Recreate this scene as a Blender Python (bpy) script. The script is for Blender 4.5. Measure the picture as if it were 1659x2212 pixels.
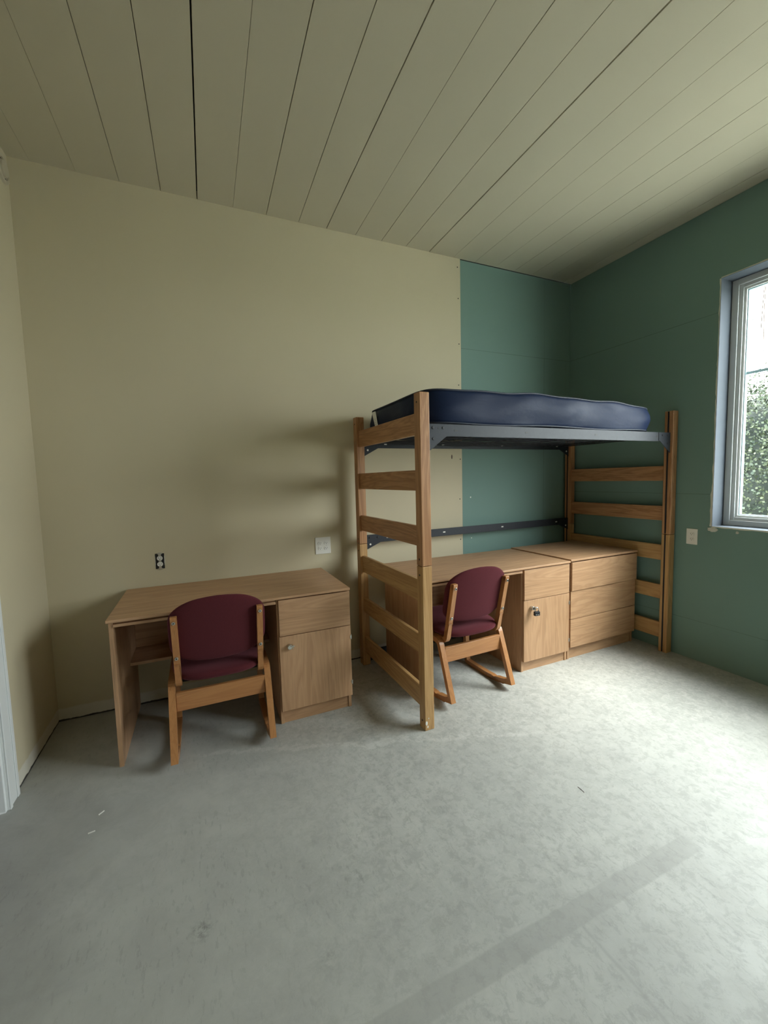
import bpy, bmesh, math, random
from mathutils import Vector, Matrix
random.seed(7)
S = bpy.context.scene
for o in list(bpy.data.objects): bpy.data.objects.remove(o)
COL = S.collection
R = math.radians

# ------------------------------------------------------------ camera
CAM = (0.8633, -2.9787, 1.4125); YAW, PITCH, ROLL, FPX = 23.7619, -4.6512, -1.4726, 890.03
def add_camera():
    y, p, r = R(YAW), R(PITCH), R(ROLL)
    f = Vector((math.sin(y)*math.cos(p), math.cos(y)*math.cos(p), math.sin(p)))
    rt = Vector((math.cos(y), -math.sin(y), 0)); up = rt.cross(f)
    r2 = rt*math.cos(r)+up*math.sin(r); u2 = -rt*math.sin(r)+up*math.cos(r)
    m = Matrix((r2, u2, -f)).transposed().to_4x4(); m.translation = Vector(CAM)
    c = bpy.data.cameras.new('camera'); c.sensor_fit = 'VERTICAL'; c.sensor_height = 36; c.sensor_width = 27
    c.lens = 36*FPX/2212; c.clip_start = 0.02; c.clip_end = 200
    o = bpy.data.objects.new('camera', c); COL.objects.link(o); o.matrix_world = m; S.camera = o
add_camera()

# ------------------------------------------------------------ sky, light, exposure
SKY = 13.5; EXPOSURE = 0.56
W_ = 4.166; H_ = 3.2; YF = -5.4                       # room: right wall, ceiling, front wall
WIN = dict(y0=-3.64, y1=-1.256, z0=1.013, z1=2.706)    # window opening in the right wall
w = bpy.data.worlds.new('sky'); S.world = w; w.use_nodes = True
nt = w.node_tree; nt.nodes.clear()
tc = nt.nodes.new('ShaderNodeTexCoord'); sp = nt.nodes.new('ShaderNodeSeparateXYZ'); cr = nt.nodes.new('ShaderNodeValToRGB')
bg = nt.nodes.new('ShaderNodeBackground'); ow = nt.nodes.new('ShaderNodeOutputWorld')
cr.color_ramp.elements[0].position = 0.0; cr.color_ramp.elements[0].color = (.84, .87, .88, 1)
cr.color_ramp.elements[1].position = 0.75; cr.color_ramp.elements[1].color = (1.0, 1.04, 1.05, 1)
nt.links.new(tc.outputs['Generated'], sp.inputs[0]); nt.links.new(sp.outputs['Z'], cr.inputs[0])
nt.links.new(cr.outputs[0], bg.inputs[0]); bg.inputs[1].default_value = SKY; nt.links.new(bg.outputs[0], ow.inputs[0])
def portal(wd):
    l = bpy.data.lights.new('window_portal', 'AREA'); l.shape = 'RECTANGLE'
    l.size = wd['z1']-wd['z0']+.02; l.size_y = wd['y1']-wd['y0']+.02; l.cycles.is_portal = True
    o = bpy.data.objects.new('window_portal', l); COL.objects.link(o)
    o.location = (W_+.30, (wd['y0']+wd['y1'])/2, (wd['z0']+wd['z1'])/2); o.rotation_euler = (0, R(90), 0)
portal(WIN)
sun = bpy.data.lights.new('hazy_sun', 'SUN'); sun.energy = 6.8; sun.angle = R(30); sun.color = (1.0, .97, .90)
so = bpy.data.objects.new('hazy_sun', sun); COL.objects.link(so)
so.rotation_euler = Vector((math.cos(R(55))*math.cos(R(-35)), math.cos(R(55))*math.sin(R(-35)), math.sin(R(55)))).to_track_quat('Z', 'Y').to_euler()
S.view_settings.view_transform = 'Standard'; S.view_settings.look = 'None'
S.view_settings.exposure = EXPOSURE; S.view_settings.gamma = 1; S.view_settings.use_curve_mapping = False
S.cycles.max_bounces = 12; S.cycles.diffuse_bounces = 8; S.cycles.transparent_max_bounces = 12

# ------------------------------------------------------------ materials
def mat(name, color=(.5, .5, .5), rough=.6, metal=0.0, spec=.5):
    m = bpy.data.materials.new(name); m.use_nodes = True
    b = m.node_tree.nodes['Principled BSDF']; b.inputs['Base Color'].default_value = (*color, 1)
    b.inputs['Roughness'].default_value = rough; b.inputs['Metallic'].default_value = metal
    b.inputs['Specular IOR Level'].default_value = spec
    return m, m.node_tree, b
class NB:
    """little node helper"""
    def __init__(s, nt): s.nt = nt; s.tc = nt.nodes.new('ShaderNodeTexCoord')
    def n(s, t, **k):
        x = s.nt.nodes.new(t)
        for a, v in k.items(): setattr(x, a, v)
        return x
    def l(s, a, b): s.nt.links.new(a, b)
    def put(s, sock, v):
        if isinstance(v, (int, float, tuple)): sock.default_value = v
        else: s.l(v, sock)
    def math(s, op, a, b=None, c=None, clamp=False):
        x = s.n('ShaderNodeMath', operation=op, use_clamp=clamp)
        s.put(x.inputs[0], a)
        if b is not None: s.put(x.inputs[1], b)
        if c is not None: s.put(x.inputs[2], c)
        return x.outputs[0]
    def mapped(s, scale=(1, 1, 1), loc=(0, 0, 0), rot=(0, 0, 0)):
        x = s.n('ShaderNodeMapping'); x.inputs['Scale'].default_value = scale; x.inputs['Location'].default_value = loc
        x.inputs['Rotation'].default_value = rot
        s.l(s.tc.outputs['Object'], x.inputs[0]); return x.outputs[0]
    def noise(s, vec, scale, detail=4, rough=.5, dist=0):
        x = s.n('ShaderNodeTexNoise'); s.l(vec, x.inputs['Vector']); x.inputs['Scale'].default_value = scale
        x.inputs['Detail'].default_value = detail; x.inputs['Roughness'].default_value = rough
        x.inputs['Distortion'].default_value = dist; return x.outputs[0]
    def ramp(s, fac, stops):
        x = s.n('ShaderNodeValToRGB'); e = x.color_ramp.elements
        while len(e) < len(stops): e.new(.5)
        for el, (p, c) in zip(e, stops):
            el.position = p; el.color = (*c, 1) if len(c) == 3 else c
        s.l(fac, x.inputs[0]); return x.outputs[0]
    def mix(s, fac, a, b, mode='MIX'):
        x = s.n('ShaderNodeMix', data_type='RGBA', blend_type=mode)
        s.put(x.inputs[0], fac); s.put(x.inputs[6], (*a, 1) if isinstance(a, tuple) else a); s.put(x.inputs[7], (*b, 1) if isinstance(b, tuple) else b)
        return x.outputs[2]
    def bump(s, h, strength, dist, bsdf):
        x = s.n('ShaderNodeBump'); x.inputs['Strength'].default_value = strength; x.inputs['Distance'].default_value = dist
        s.l(h, x.inputs['Height']); s.l(x.outputs[0], bsdf.inputs['Normal'])
    def xyz(s):
        x = s.n('ShaderNodeSeparateXYZ'); s.l(s.tc.outputs['Object'], x.inputs[0]); return x.outputs
    def band(s, v, lo, hi, soft):
        """1 inside lo..hi, soft edges"""
        a = s.n('ShaderNodeMapRange', interpolation_type='SMOOTHSTEP'); s.put(a.inputs[0], v)
        a.inputs[1].default_value = lo-soft; a.inputs[2].default_value = lo+soft
        b = s.n('ShaderNodeMapRange', interpolation_type='SMOOTHSTEP'); s.put(b.inputs[0], v)
        b.inputs[1].default_value = hi-soft; b.inputs[2].default_value = hi+soft
        return s.math('SUBTRACT', a.outputs[0], b.outputs[0])

BARE = (.66, .64, .58)
def wall_paint(name, c, bare=True, joints=()):
    m, t, b = mat(name, c, .75, 0, .25); n = NB(t); v = n.mapped()
    f = n.noise(v, 1.7, 3); col = n.mix(f, tuple(x*.96 for x in c), tuple(min(1, x*1.04) for x in c))
    X, Y, Z = n.xyz()
    if bare:
        wob = n.noise(v, 14, 3, .6); zz = n.math('ADD', Z, n.math('MULTIPLY', n.math('SUBTRACT', wob, .5), .022))
        col = n.mix(n.math('MULTIPLY', n.band(zz, -1, .078, .006), .75), col, BARE)
        col = n.mix(n.band(zz, -1, .010, .003), col, (.05, .045, .04))
    for ax, pos, lo, hi, wd in joints:
        u = (X, Y, Z)[ax]; oth = (Z, X, Y)[ax] if ax == 0 else ((X, Z)[ax == 1] if ax == 1 else None)
        u = n.math('ADD', u, n.math('MULTIPLY', n.math('SUBTRACT', n.noise(v, 3, 2), .5), .004))
        k = n.band(u, pos-wd, pos+wd, .0012)
        if lo is not None:
            k = n.math('MULTIPLY', k, n.band(Z, lo, hi, .01))
        br = n.math('MULTIPLY', k, n.math('MULTIPLY_ADD', n.noise(v, 5, 2), .9, .25, clamp=True))
        col = n.mix(n.math('MULTIPLY', br, .7), col, tuple(x*.35 for x in c))
    n.l(col, b.inputs['Base Color'])
    n.bump(n.noise(v, 160, 3), .10, .002, b)
    return m
M = {}
M['beige'] = wall_paint('beige_paint', (.545, .488, .345))
M['green'] = wall_paint('green_drywall', (.172, .272, .242), False, [(2, 2.485, None, None, .002), (0, 3.842, 0, 2.485, .0022), (0, 3.842, 2.485, 3.3, .001), (0, 4.115, 0, 2.485, .001)])
M['green_r'] = wall_paint('green_drywall_right', (.172, .272, .242), False, [(2, 2.485, None, None, .002), (2, 1.241, None, None, .002), (2, .30, None, None, .0015)])

def ceiling_mat():
    m, t, b = mat('ceiling_paint', (.60, .57, .44), .7, 0, .2); n = NB(t); v = n.mapped()
    n.l(n.mix(n.noise(v, 2.2, 5), (.515, .475, .365), (.56, .515, .395)), b.inputs['Base Color'])
    n.bump(n.noise(v, 220, 2), .12, .0015, b); return m
M['ceiling'] = ceiling_mat()

def floor_mat():
    m, t, b = mat('bare_concrete', (.45, .47, .44), .5, 0, .4); n = NB(t); v = n.mapped(); X, Y, Z = n.xyz()
    big = n.noise(v, .9, 5, .55, .4); mid = n.noise(v, 6.5, 9, .72, .4); fine = n.noise(v, 38, 4, .7)
    col = n.mix(n.ramp(big, [(.35, (0, 0, 0)), (.65, (1, 1, 1))]), (.395, .408, .388), (.49, .50, .475))
    col = n.mix(n.math('MULTIPLY', n.ramp(mid, [(.42, (0, 0, 0)), (.66, (1, 1, 1))]), .42), col, (.31, .312, .297))
    # rough trowelled patch right of a wavy line, close to the furniture
    yw = n.math('ADD', Y, n.math('MULTIPLY', n.math('SUBTRACT', n.noise(v, 3.5, 7, .75), .5), .22))
    edge = n.math('ADD', yw, n.math('MULTIPLY', X, .373))
    sm = n.math('MULTIPLY', n.band(edge, -.425, -.400, .008), n.band(X, .75, 2.7, .15))
    streak = n.noise(n.mapped((1, 1, 1), rot=(0, 0, .5)), 22, 6, .75, 1.5)
    rough_zone = n.math('MULTIPLY', n.math('MULTIPLY', n.band(X, 1.0, 6, .5), n.band(Y, -2.1, -.2, .3)), n.math('MULTIPLY_ADD', n.band(edge, -.42, 9, .02), .6, .4))
    spk = n.ramp(streak, [(.47, (0, 0, 0)), (.60, (1, 1, 1))])
    col = n.mix(n.math('MULTIPLY', n.math('MULTIPLY', spk, rough_zone), .45), col, (.60, .60, .57))
    col = n.mix(n.math('MULTIPLY', sm, .35), col, (.62, .62, .59))
    # mottled blotches on the right side
    bl = n.ramp(n.noise(v, 22, 9, .78, .4), [(.50, (0, 0, 0)), (.57, (1, 1, 1))])
    col = n.mix(n.math('MULTIPLY', n.math('MULTIPLY', bl, n.band(X, 1.1, 6, .5)), .42), col, (.285, .29, .275))
    # the long stripe where a partition stood, and a crossing seam
    ys = n.math('ADD', Y, n.math('MULTIPLY', n.math('SUBTRACT', n.noise(v, 7, 4), .5), .012))
    st = n.math('MULTIPLY', n.band(ys, -2.135, -2.065, .004), n.band(X, -1, 2.50, .015))
    col = n.mix(n.math('MULTIPLY', st, .5), col, (.31, .315, .30))
    xs = n.math('ADD', X, n.math('MULTIPLY', n.math('SUBTRACT', n.noise(v, 5, 3), .5), .02))
    se = n.math('MULTIPLY', n.band(xs, 1.875, 1.885, .005), n.band(Y, -9, -2.135, .01))
    col = n.mix(n.math('MULTIPLY', se, .5), col, (.30, .305, .29))
    se2 = n.math('MULTIPLY', n.band(xs, 2.56, 2.566, .004), n.band(Y, -3.2, -1.3, .1))
    col = n.mix(n.math('MULTIPLY', se2, .35), col, (.32, .32, .305))
    # short dragged flecks left by the trowel
    fl = n.ramp(n.noise(n.mapped((1, .32, 1), rot=(0, 0, .9)), 62, 5, .7), [(.56, (0, 0, 0)), (.62, (1, 1, 1))])
    fz = n.ramp(n.noise(v, 1.6, 3), [(.42, (0, 0, 0)), (.58, (1, 1, 1))])
    col = n.mix(n.math('MULTIPLY', n.math('MULTIPLY', fl, fz), .35), col, (.25, .255, .24))
    # sparse dark nicks and the star-shaped stain
    vo = n.n('ShaderNodeTexVoronoi', feature='F1'); n.l(n.mapped((1, 1, 1)), vo.inputs['Vector']); vo.inputs['Scale'].default_value = 5.5
    vo.inputs['Randomness'].default_value = 1
    nick = n.math('MULTIPLY', n.math('LESS_THAN', vo.outputs['Distance'], .022), n.math('GREATER_THAN', n.noise(v, 1.3, 2), .5))
    col = n.mix(n.math('MULTIPLY', nick, .6), col, (.16, .17, .15))
    for cx, cy, rr, am in ((.784, -1.638, .045, .9), (1.29, -1.68, .05, .4), (1.13, -1.88, .06, .3), (1.47, -1.47, .06, .3)):
        dx = n.math('SUBTRACT', X, cx); dy = n.math('SUBTRACT', Y, cy)
        d = n.math('SQRT', n.math('ADD', n.math('MULTIPLY', dx, dx), n.math('MULTIPLY', dy, dy)))
        k = n.math('SUBTRACT', 1.0, n.math('DIVIDE', d, rr), clamp=True)
        k = n.math('MULTIPLY', k, n.ramp(n.noise(v, 45, 4, .7), [(.42, (0, 0, 0)), (.62, (1, 1, 1))]))
        col = n.mix(n.math('MULTIPLY', k, am), col, (.12, .125, .11))
    # darker uneven band along the left wall
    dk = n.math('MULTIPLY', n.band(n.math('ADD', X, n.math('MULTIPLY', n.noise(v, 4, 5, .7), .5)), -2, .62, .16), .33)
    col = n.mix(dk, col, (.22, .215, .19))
    col = n.mix(n.math('MULTIPLY', fine, .10), col, (.24, .24, .225))
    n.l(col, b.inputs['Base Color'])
    n.l(n.ramp(mid, [(.3, (.42, .42, .42)), (.7, (.62, .62, .62))]), b.inputs['Roughness'])
    h = n.math('ADD', n.math('MULTIPLY', mid, .5), n.math('MULTIPLY', fine, .2))
    n.bump(h, .22, .004, b); return m
M['floor'] = floor_mat()

def wood(name, c1, c2, axis, scale=1.0, rough=.42, contrast=.5, spec=.4, pores=.35):
    m, t, b = mat(name, c1, rough, 0, spec); n = NB(t)
    sc = [9*scale]*3; sc[axis] = .75*scale
    v = n.mapped(tuple(sc)); fig = n.noise(v, 1.0, 4, .55, 1.2)
    s2 = [90*scale]*3; s2[axis] = 3.2*scale
    fib = n.noise(n.mapped(tuple(s2)), 1.0, 3, .6, .2)
    rings = n.math('FRACT', n.math('MULTIPLY', fig, 7.0))
    rings = n.math('ABSOLUTE', n.math('SUBTRACT', rings, .5))
    k = n.math('ADD', n.math('MULTIPLY', rings, .9), n.math('MULTIPLY', fib, .6))
    col = n.mix(n.ramp(k, [(.25, (0, 0, 0)), (.75, (contrast, contrast, contrast))]), c1, c2)
    por = n.ramp(fib, [(.30, (1, 1, 1)), (.42, (0, 0, 0))])
    col = n.mix(n.math('MULTIPLY', por, pores), col, tuple(x*.55 for x in c2))
    n.l(col, b.inputs['Base Color']); n.bump(fib, .06, .001, b)
    return m
L1, L2 = (.53, .325, .185), (.38, .215, .115)      # desk laminate
B1, B2 = (.53, .325, .140), (.36, .195, .075)
U1, U2 = (.49, .265, .125), (.31, .145, .062)      # bed oak, redder upper ends      # bed oak
K1, K2 = (.46, .215, .080), (.32, .128, .045)      # chair wood
AX = 'xyz'
for i in range(3):
    M['lam'+AX[i]] = wood('oak_laminate_'+AX[i], L1, L2, i, 1.0, .42, .7, .4, .5)
    M['bed'+AX[i]] = wood('bed_oak_'+AX[i], B1, B2, i, 1.1, .40, .85, .4, .5)
    M['bdu'+AX[i]] = wood('bed_oak_reddish_'+AX[i], U1, U2, i, 1.1, .40, .95, .4, .6)
    M['ch'+AX[i]] = wood('chair_wood_'+AX[i], K1, K2, i, 1.2, .33, .5, .5)

def fabric():
    m, t, b = mat('maroon_fabric', (.075, .014, .018), .95, 0, .15); n = NB(t); v = n.mapped()
    n.l(n.mix(n.noise(v, 420, 2), (.058, .010, .014), (.105, .022, .027)), b.inputs['Base Color'])
    b.inputs['Sheen Weight'].default_value = .35; b.inputs['Sheen Roughness'].default_value = .5
    b.inputs['Sheen Tint'].default_value = (.5, .2, .25, 1)
    n.bump(n.noise(v, 500, 2), .25, .001, b); return m
M['fabric'] = fabric()
def vinyl():
    m, t, b = mat('navy_vinyl', (.008, .016, .044), .5, 0, .13); n = NB(t); v = n.mapped((1, 1, 2.2))
    h = n.math('ADD', n.noise(v, 3.2, 3, .5, .8), n.math('MULTIPLY', n.noise(v, 14, 3, .5, 1.0), .25))
    n.bump(h, .35, .012, b)
    n.l(n.ramp(n.noise(v, 5, 4), [(.3, (.44, .44, .44)), (.7, (.60, .60, .60))]), b.inputs['Roughness']); return m
M['vinyl'] = vinyl()
M['piping'] = mat('vinyl_piping', (.010, .016, .034), .6)[0]
def steel():
    m, t, b = mat('black_metal', (.022, .027, .036), .5, .1, .35); n = NB(t)
    n.l(n.mix(n.noise(n.mapped(), 60, 3), (.012, .015, .021), (.024, .028, .036)), b.inputs['Base Color']); return m
M['steel'] = steel()
M['black'] = mat('black_rubber', (.008, .008, .011), .5)[0]
M['chrome'] = mat('chrome', (.72, .71, .68), .22, 1.0)[0]
M['nickel'] = mat('brushed_nickel', (.55, .54, .50), .38, .9)[0]
M['plate'] = mat('white_plastic', (.74, .73, .68), .35)[0]
M['dark'] = mat('dark_slot', (.012, .012, .012), .6)[0]
M['void'] = mat('dark_hollow', (.02, .019, .018), .9, 0, .1)[0]
M['vinylwhite'] = mat('window_vinyl', (.56, .59, .60), .35)[0]
M['return'] = wall_paint('window_return_board', (.075, .090, .11), False)
M['edge'] = wall_paint('torn_board_edge', (.60, .59, .52), False)
M['grille'] = mat('window_grille', (.34, .48, .53), .4)[0]
M['paper'] = mat('white_paper', (.78, .78, .74), .8)[0]
M['ink'] = mat('pale_print', (.45, .45, .43), .8)[0]
def white_paint():
    m, t, b = mat('white_trim_paint', (.72, .745, .75), .4); n = NB(t); v = n.mapped()
    n.l(n.mix(n.noise(v, 6, 4), (.68, .71, .72), (.76, .78, .78)), b.inputs['Base Color']); return m
M['trim'] = white_paint()
M['doorp'] = mat('door_paint', (.36, .35, .38), .5)[0]
def glass():
    m = bpy.data.materials.new('window_glass'); m.use_nodes = True; t = m.node_tree; t.nodes.clear()
    o = t.nodes.new('ShaderNodeOutputMaterial'); mx = t.nodes.new('ShaderNodeMixShader')
    tr = t.nodes.new('ShaderNodeBsdfTransparent'); gl = t.nodes.new('ShaderNodeBsdfGlossy'); lw = t.nodes.new('ShaderNodeLayerWeight'); lw.inputs[0].default_value = .5
    p5 = t.nodes.new('ShaderNodeMath'); p5.operation = 'POWER'; p5.inputs[1].default_value = 5; t.links.new(lw.outputs['Facing'], p5.inputs[0])
    fr = t.nodes.new('ShaderNodeMath'); fr.operation = 'MULTIPLY_ADD'; fr.inputs[1].default_value = .8; fr.inputs[2].default_value = .03; t.links.new(p5.outputs[0], fr.inputs[0])
    gl.inputs['Roughness'].default_value = .02; tr.inputs[0].default_value = (.96, .985, .98, 1)
    t.links.new(fr.outputs[0], mx.inputs[0]); t.links.new(tr.outputs[0], mx.inputs[1]); t.links.new(gl.outputs[0], mx.inputs[2])
    t.links.new(mx.outputs[0], o.inputs[0]); return m
M['glass'] = glass()
def leafm():
    m, t, b = mat('hedge_leaf', (.08, .13, .05), .55); n = NB(t)
    oi = n.noise(n.mapped(), 9, 3, .6)
    n.l(n.ramp(oi, [(.3, (.016, .028, .018)), (.5, (.034, .048, .024)), (.7, (.062, .068, .030))]), b.inputs['Base Color']); return m
M['leaf'] = leafm()
M['collar'] = mat('collar_paint', (.50, .45, .34), .6)[0]
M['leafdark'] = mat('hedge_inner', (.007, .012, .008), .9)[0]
M['bark'] = mat('vine_bark', (.10, .065, .05), .8)[0]
def groundm():
    m, t, b = mat('outdoor_ground', (.3, .3, .27), .9); n = NB(t)
    n.l(n.mix(n.noise(n.mapped(), .7, 5), (.40, .41, .37), (.52, .52, .47)), b.inputs['Base Color']); return m
M['ground'] = groundm()

# ------------------------------------------------------------ mesh helpers
def link(name, me, m, parent=None, kind=None, bevel=0, smooth=False, label=None, seg=2):
    o = bpy.data.objects.new(name, me); COL.objects.link(o)
    for x in (m if isinstance(m, (list, tuple)) else [m]): me.materials.append(x)
    if parent: o.parent = parent
    if kind: o['kind'] = kind
    if label: o['label'] = label
    if bevel:
        b = o.modifiers.new('bevel', 'BEVEL'); b.width = bevel; b.segments = seg; b.limit_method = 'ANGLE'; b.angle_limit = R(40)
        b.harden_normals = False
    if smooth:
        for p in me.polygons: p.use_smooth = True
    return o
def boxes(name, bs, m, parent=None, **k):
    """bs: list of (x0,x1,y0,y1,z0,z1[,mat index])"""
    bm = bmesh.new()
    for q in bs:
        x0, x1, y0, y1, z0, z1 = q[:6]; mi = q[6] if len(q) > 6 else 0
        v = [bm.verts.new(p) for p in ((x0, y0, z0), (x1, y0, z0), (x1, y1, z0), (x0, y1, z0), (x0, y0, z1), (x1, y0, z1), (x1, y1, z1), (x0, y1, z1))]
        for f in ((3, 2, 1, 0), (4, 5, 6, 7), (0, 1, 5, 4), (1, 2, 6, 5), (2, 3, 7, 6), (3, 0, 4, 7)):
            bm.faces.new([v[i] for i in f]).material_index = mi
    me = bpy.data.meshes.new(name); bm.to_mesh(me); bm.free(); return link(name, me, m, parent, **k)
def prism(name, pts, axis, a, b, m, parent=None, **k):
    """polygon pts extruded along axis between a and b; pts in the other two axes' order"""
    def P(u, v, w):
        return ((w, u, v), (u, w, v), (u, v, w))[axis]
    bm = bmesh.new(); A = [bm.verts.new(P(u, v, a)) for u, v in pts]; B = [bm.verts.new(P(u, v, b)) for u, v in pts]
    n = len(pts); bm.faces.new(A); bm.faces.new(list(reversed(B)))
    for i in range(n): bm.faces.new((A[i], B[i], B[(i+1) % n], A[(i+1) % n]))
    bmesh.ops.recalc_face_normals(bm, faces=bm.faces)
    me = bpy.data.meshes.new(name); bm.to_mesh(me); bm.free(); return link(name, me, m, parent, **k)
def cyl(name, c, r, d, axis, m, parent=None, n=24, r2=None, **k):
    """cylinder centred at c, depth d along the axis"""
    bm = bmesh.new(); bmesh.ops.create_cone(bm, cap_ends=True, segments=n, radius1=r, radius2=r if r2 is None else r2, depth=d)
    rot = {0: Matrix.Rotation(R(90), 4, 'Y'), 1: Matrix.Rotation(R(90), 4, 'X'), 2: Matrix.Identity(4)}[axis]
    bmesh.ops.transform(bm, matrix=Matrix.Translation(c) @ rot, verts=bm.verts)
    me = bpy.data.meshes.new(name); bm.to_mesh(me); bm.free(); return link(name, me, m, parent, **k)
def tube(name, paths, r, m, parent=None, n=8, closed=False, **k):
    """paths: list of point lists swept into tubes"""
    bm = bmesh.new()
    for P in paths:
        P = [Vector(p) for p in P]; rings = []
        N = len(P)
        for i, p in enumerate(P):
            if closed: t = (P[(i+1) % N]-P[i-1]).normalized()
            else: t = (P[min(i+1, N-1)]-P[max(i-1, 0)]).normalized()
            a = t.cross(Vector((0, 0, 1)))
            if a.length < .05: a = t.cross(Vector((0, 1, 0)))
            a.normalize(); b = t.cross(a)
            rr = r(i/(N-1)) if callable(r) else r
            rings.append([bm.verts.new(p+a*math.cos(2*math.pi*j/n)*rr+b*math.sin(2*math.pi*j/n)*rr) for j in range(n)])
        for i in range(N if closed else N-1):
            A, B = rings[i], rings[(i+1) % N]
            for j in range(n): bm.faces.new((A[j], A[(j+1) % n], B[(j+1) % n], B[j]))
        if not closed: bm.faces.new(list(reversed(rings[0]))); bm.faces.new(rings[-1])
    bmesh.ops.recalc_face_normals(bm, faces=bm.faces)
    me = bpy.data.meshes.new(name); bm.to_mesh(me); bm.free(); return link(name, me, m, parent, smooth=True, **k)
def strip(name, outer, t, x0, x1, m, parent=None, closed=False, **k):
    """laminated strip: outline 'outer' in (y,z), thickness t to its left, width x0..x1"""
    N = len(outer); P = [Vector(p) for p in outer]; inn = []
    for i in range(N):
        if closed or 0 < i < N-1:
            a = (P[i]-P[i-1]).normalized(); b = (P[(i+1) % N]-P[i]).normalized()
        else:
            a = b = (P[1]-P[0]).normalized() if i == 0 else (P[-1]-P[-2]).normalized()
        na = Vector((-a.y, a.x)); nb_ = Vector((-b.y, b.x)); mm = (na+nb_).normalized()
        inn.append(P[i]+mm*(t/max(.35, mm.dot(na))))
    bm = bmesh.new()
    rows = [[bm.verts.new((x, p.x, p.y)) for p in L] for L in (P, inn) for x in (x0, x1)]
    o0, o1, i0, i1 = rows
    for i in range(N if closed else N-1):
        j = (i+1) % N
        bm.faces.new((o0[i], o0[j], o1[j], o1[i])); bm.faces.new((i0[i], i1[i], i1[j], i0[j]))
        bm.faces.new((o0[i], i0[i], i0[j], o0[j])); bm.faces.new((o1[i], o1[j], i1[j], i1[i]))
    if not closed:
        bm.faces.new((o0[0], o1[0], i1[0], i0[0])); bm.faces.new((o0[-1], i0[-1], i1[-1], o1[-1]))
    bmesh.ops.recalc_face_normals(bm, faces=bm.faces)
    me = bpy.data.meshes.new(name); bm.to_mesh(me); bm.free()
    return link(name, me, m, parent, bevel=.003, **k)
def arc(pts, r, n=5):
    """round the corners of an open polyline with radius-like trims; pts: (y,z[,r])"""
    out = [Vector(pts[0][:2])]
    for i in range(1, len(pts)-1):
        p0, p, p1 = Vector(pts[i-1][:2]), Vector(pts[i][:2]), Vector(pts[i+1][:2]); rr = pts[i][2] if len(pts[i]) > 2 else r
        if rr == 0: out.append(p); continue
        a = p+(p0-p).normalized()*rr; b = p+(p1-p).normalized()*rr
        for k in range(n+1):
            t = k/n; out.append(a*(1-t)**2+p*2*t*(1-t)+b*t*t)
    out.append(Vector(pts[-1][:2])); return out
def thing(name, label, cat, loc=(0, 0, 0), rz=0, group=None):
    o = bpy.data.objects.new(name, None); COL.objects.link(o); o.empty_display_size = .1
    o.location = loc; o.rotation_euler = (0, 0, R(rz)); return tag(o, label, cat, group)
def tag(o, label, cat, group=None):
    o['label'] = label; o['category'] = cat
    if group: o['group'] = group
    return o
def dup(root, label, loc, rz):
    r = root.copy(); COL.objects.link(r); r['label'] = label; r.location = loc; r.rotation_euler = (0, 0, R(rz))
    for ch in list(root.children):
        c = ch.copy(); COL.objects.link(c); c.parent = r
        for g in list(ch.children):
            d = g.copy(); COL.objects.link(d); d.parent = c
    return r

# ============================================================ ROOM SHELL
ST = 'structure'
boxes('floor', [(-.35, W_+.28, YF-.15, .2, -.12, 0)], M['floor'], kind=ST)
# back wall: beige board, green moisture board
GX = 2.919
boxes('wall_back', [(-.15, GX-.0015, 0, .15, 0, H_+.15, 0), (GX+.0015, W_+.14, .003, .15, 0, H_-.006, 1), (GX-.01, W_+.14, .02, .15, H_-.02, H_+.15, 2)],
      [M['beige'], M['green'], M['void']], kind=ST)
# left wall with the doorway
DY1 = -.735; DY0 = -1.66; DZ = 2.08
boxes('wall_left', [(-.15, 0, DY1, 0, 0, H_+.15), (-.15, 0, YF, DY0, 0, H_+.15), (-.15, 0, DY0, DY1, DZ, H_+.15)], M['beige'], kind=ST)
boxes('wall_front', [(-.15, W_+.14, YF-.15, YF, 0, H_+.15)], M['beige'], kind=ST)
TH = .14
def right_wall():
    bs = []; ys = [YF, WIN['y0'], WIN['y1'], .003]
    for i in range(3):
        a, b = ys[i], ys[i+1]
        if i == 1: bs += [(W_, W_+TH, a, b, 0, WIN['z0']), (W_, W_+TH, a, b, WIN['z1'], H_-.004)]
        else: bs.append((W_, W_+TH, a, b, 0, H_-.004))
    return boxes('wall_right', bs, M['green_r'], kind=ST)
right_wall()
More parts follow.
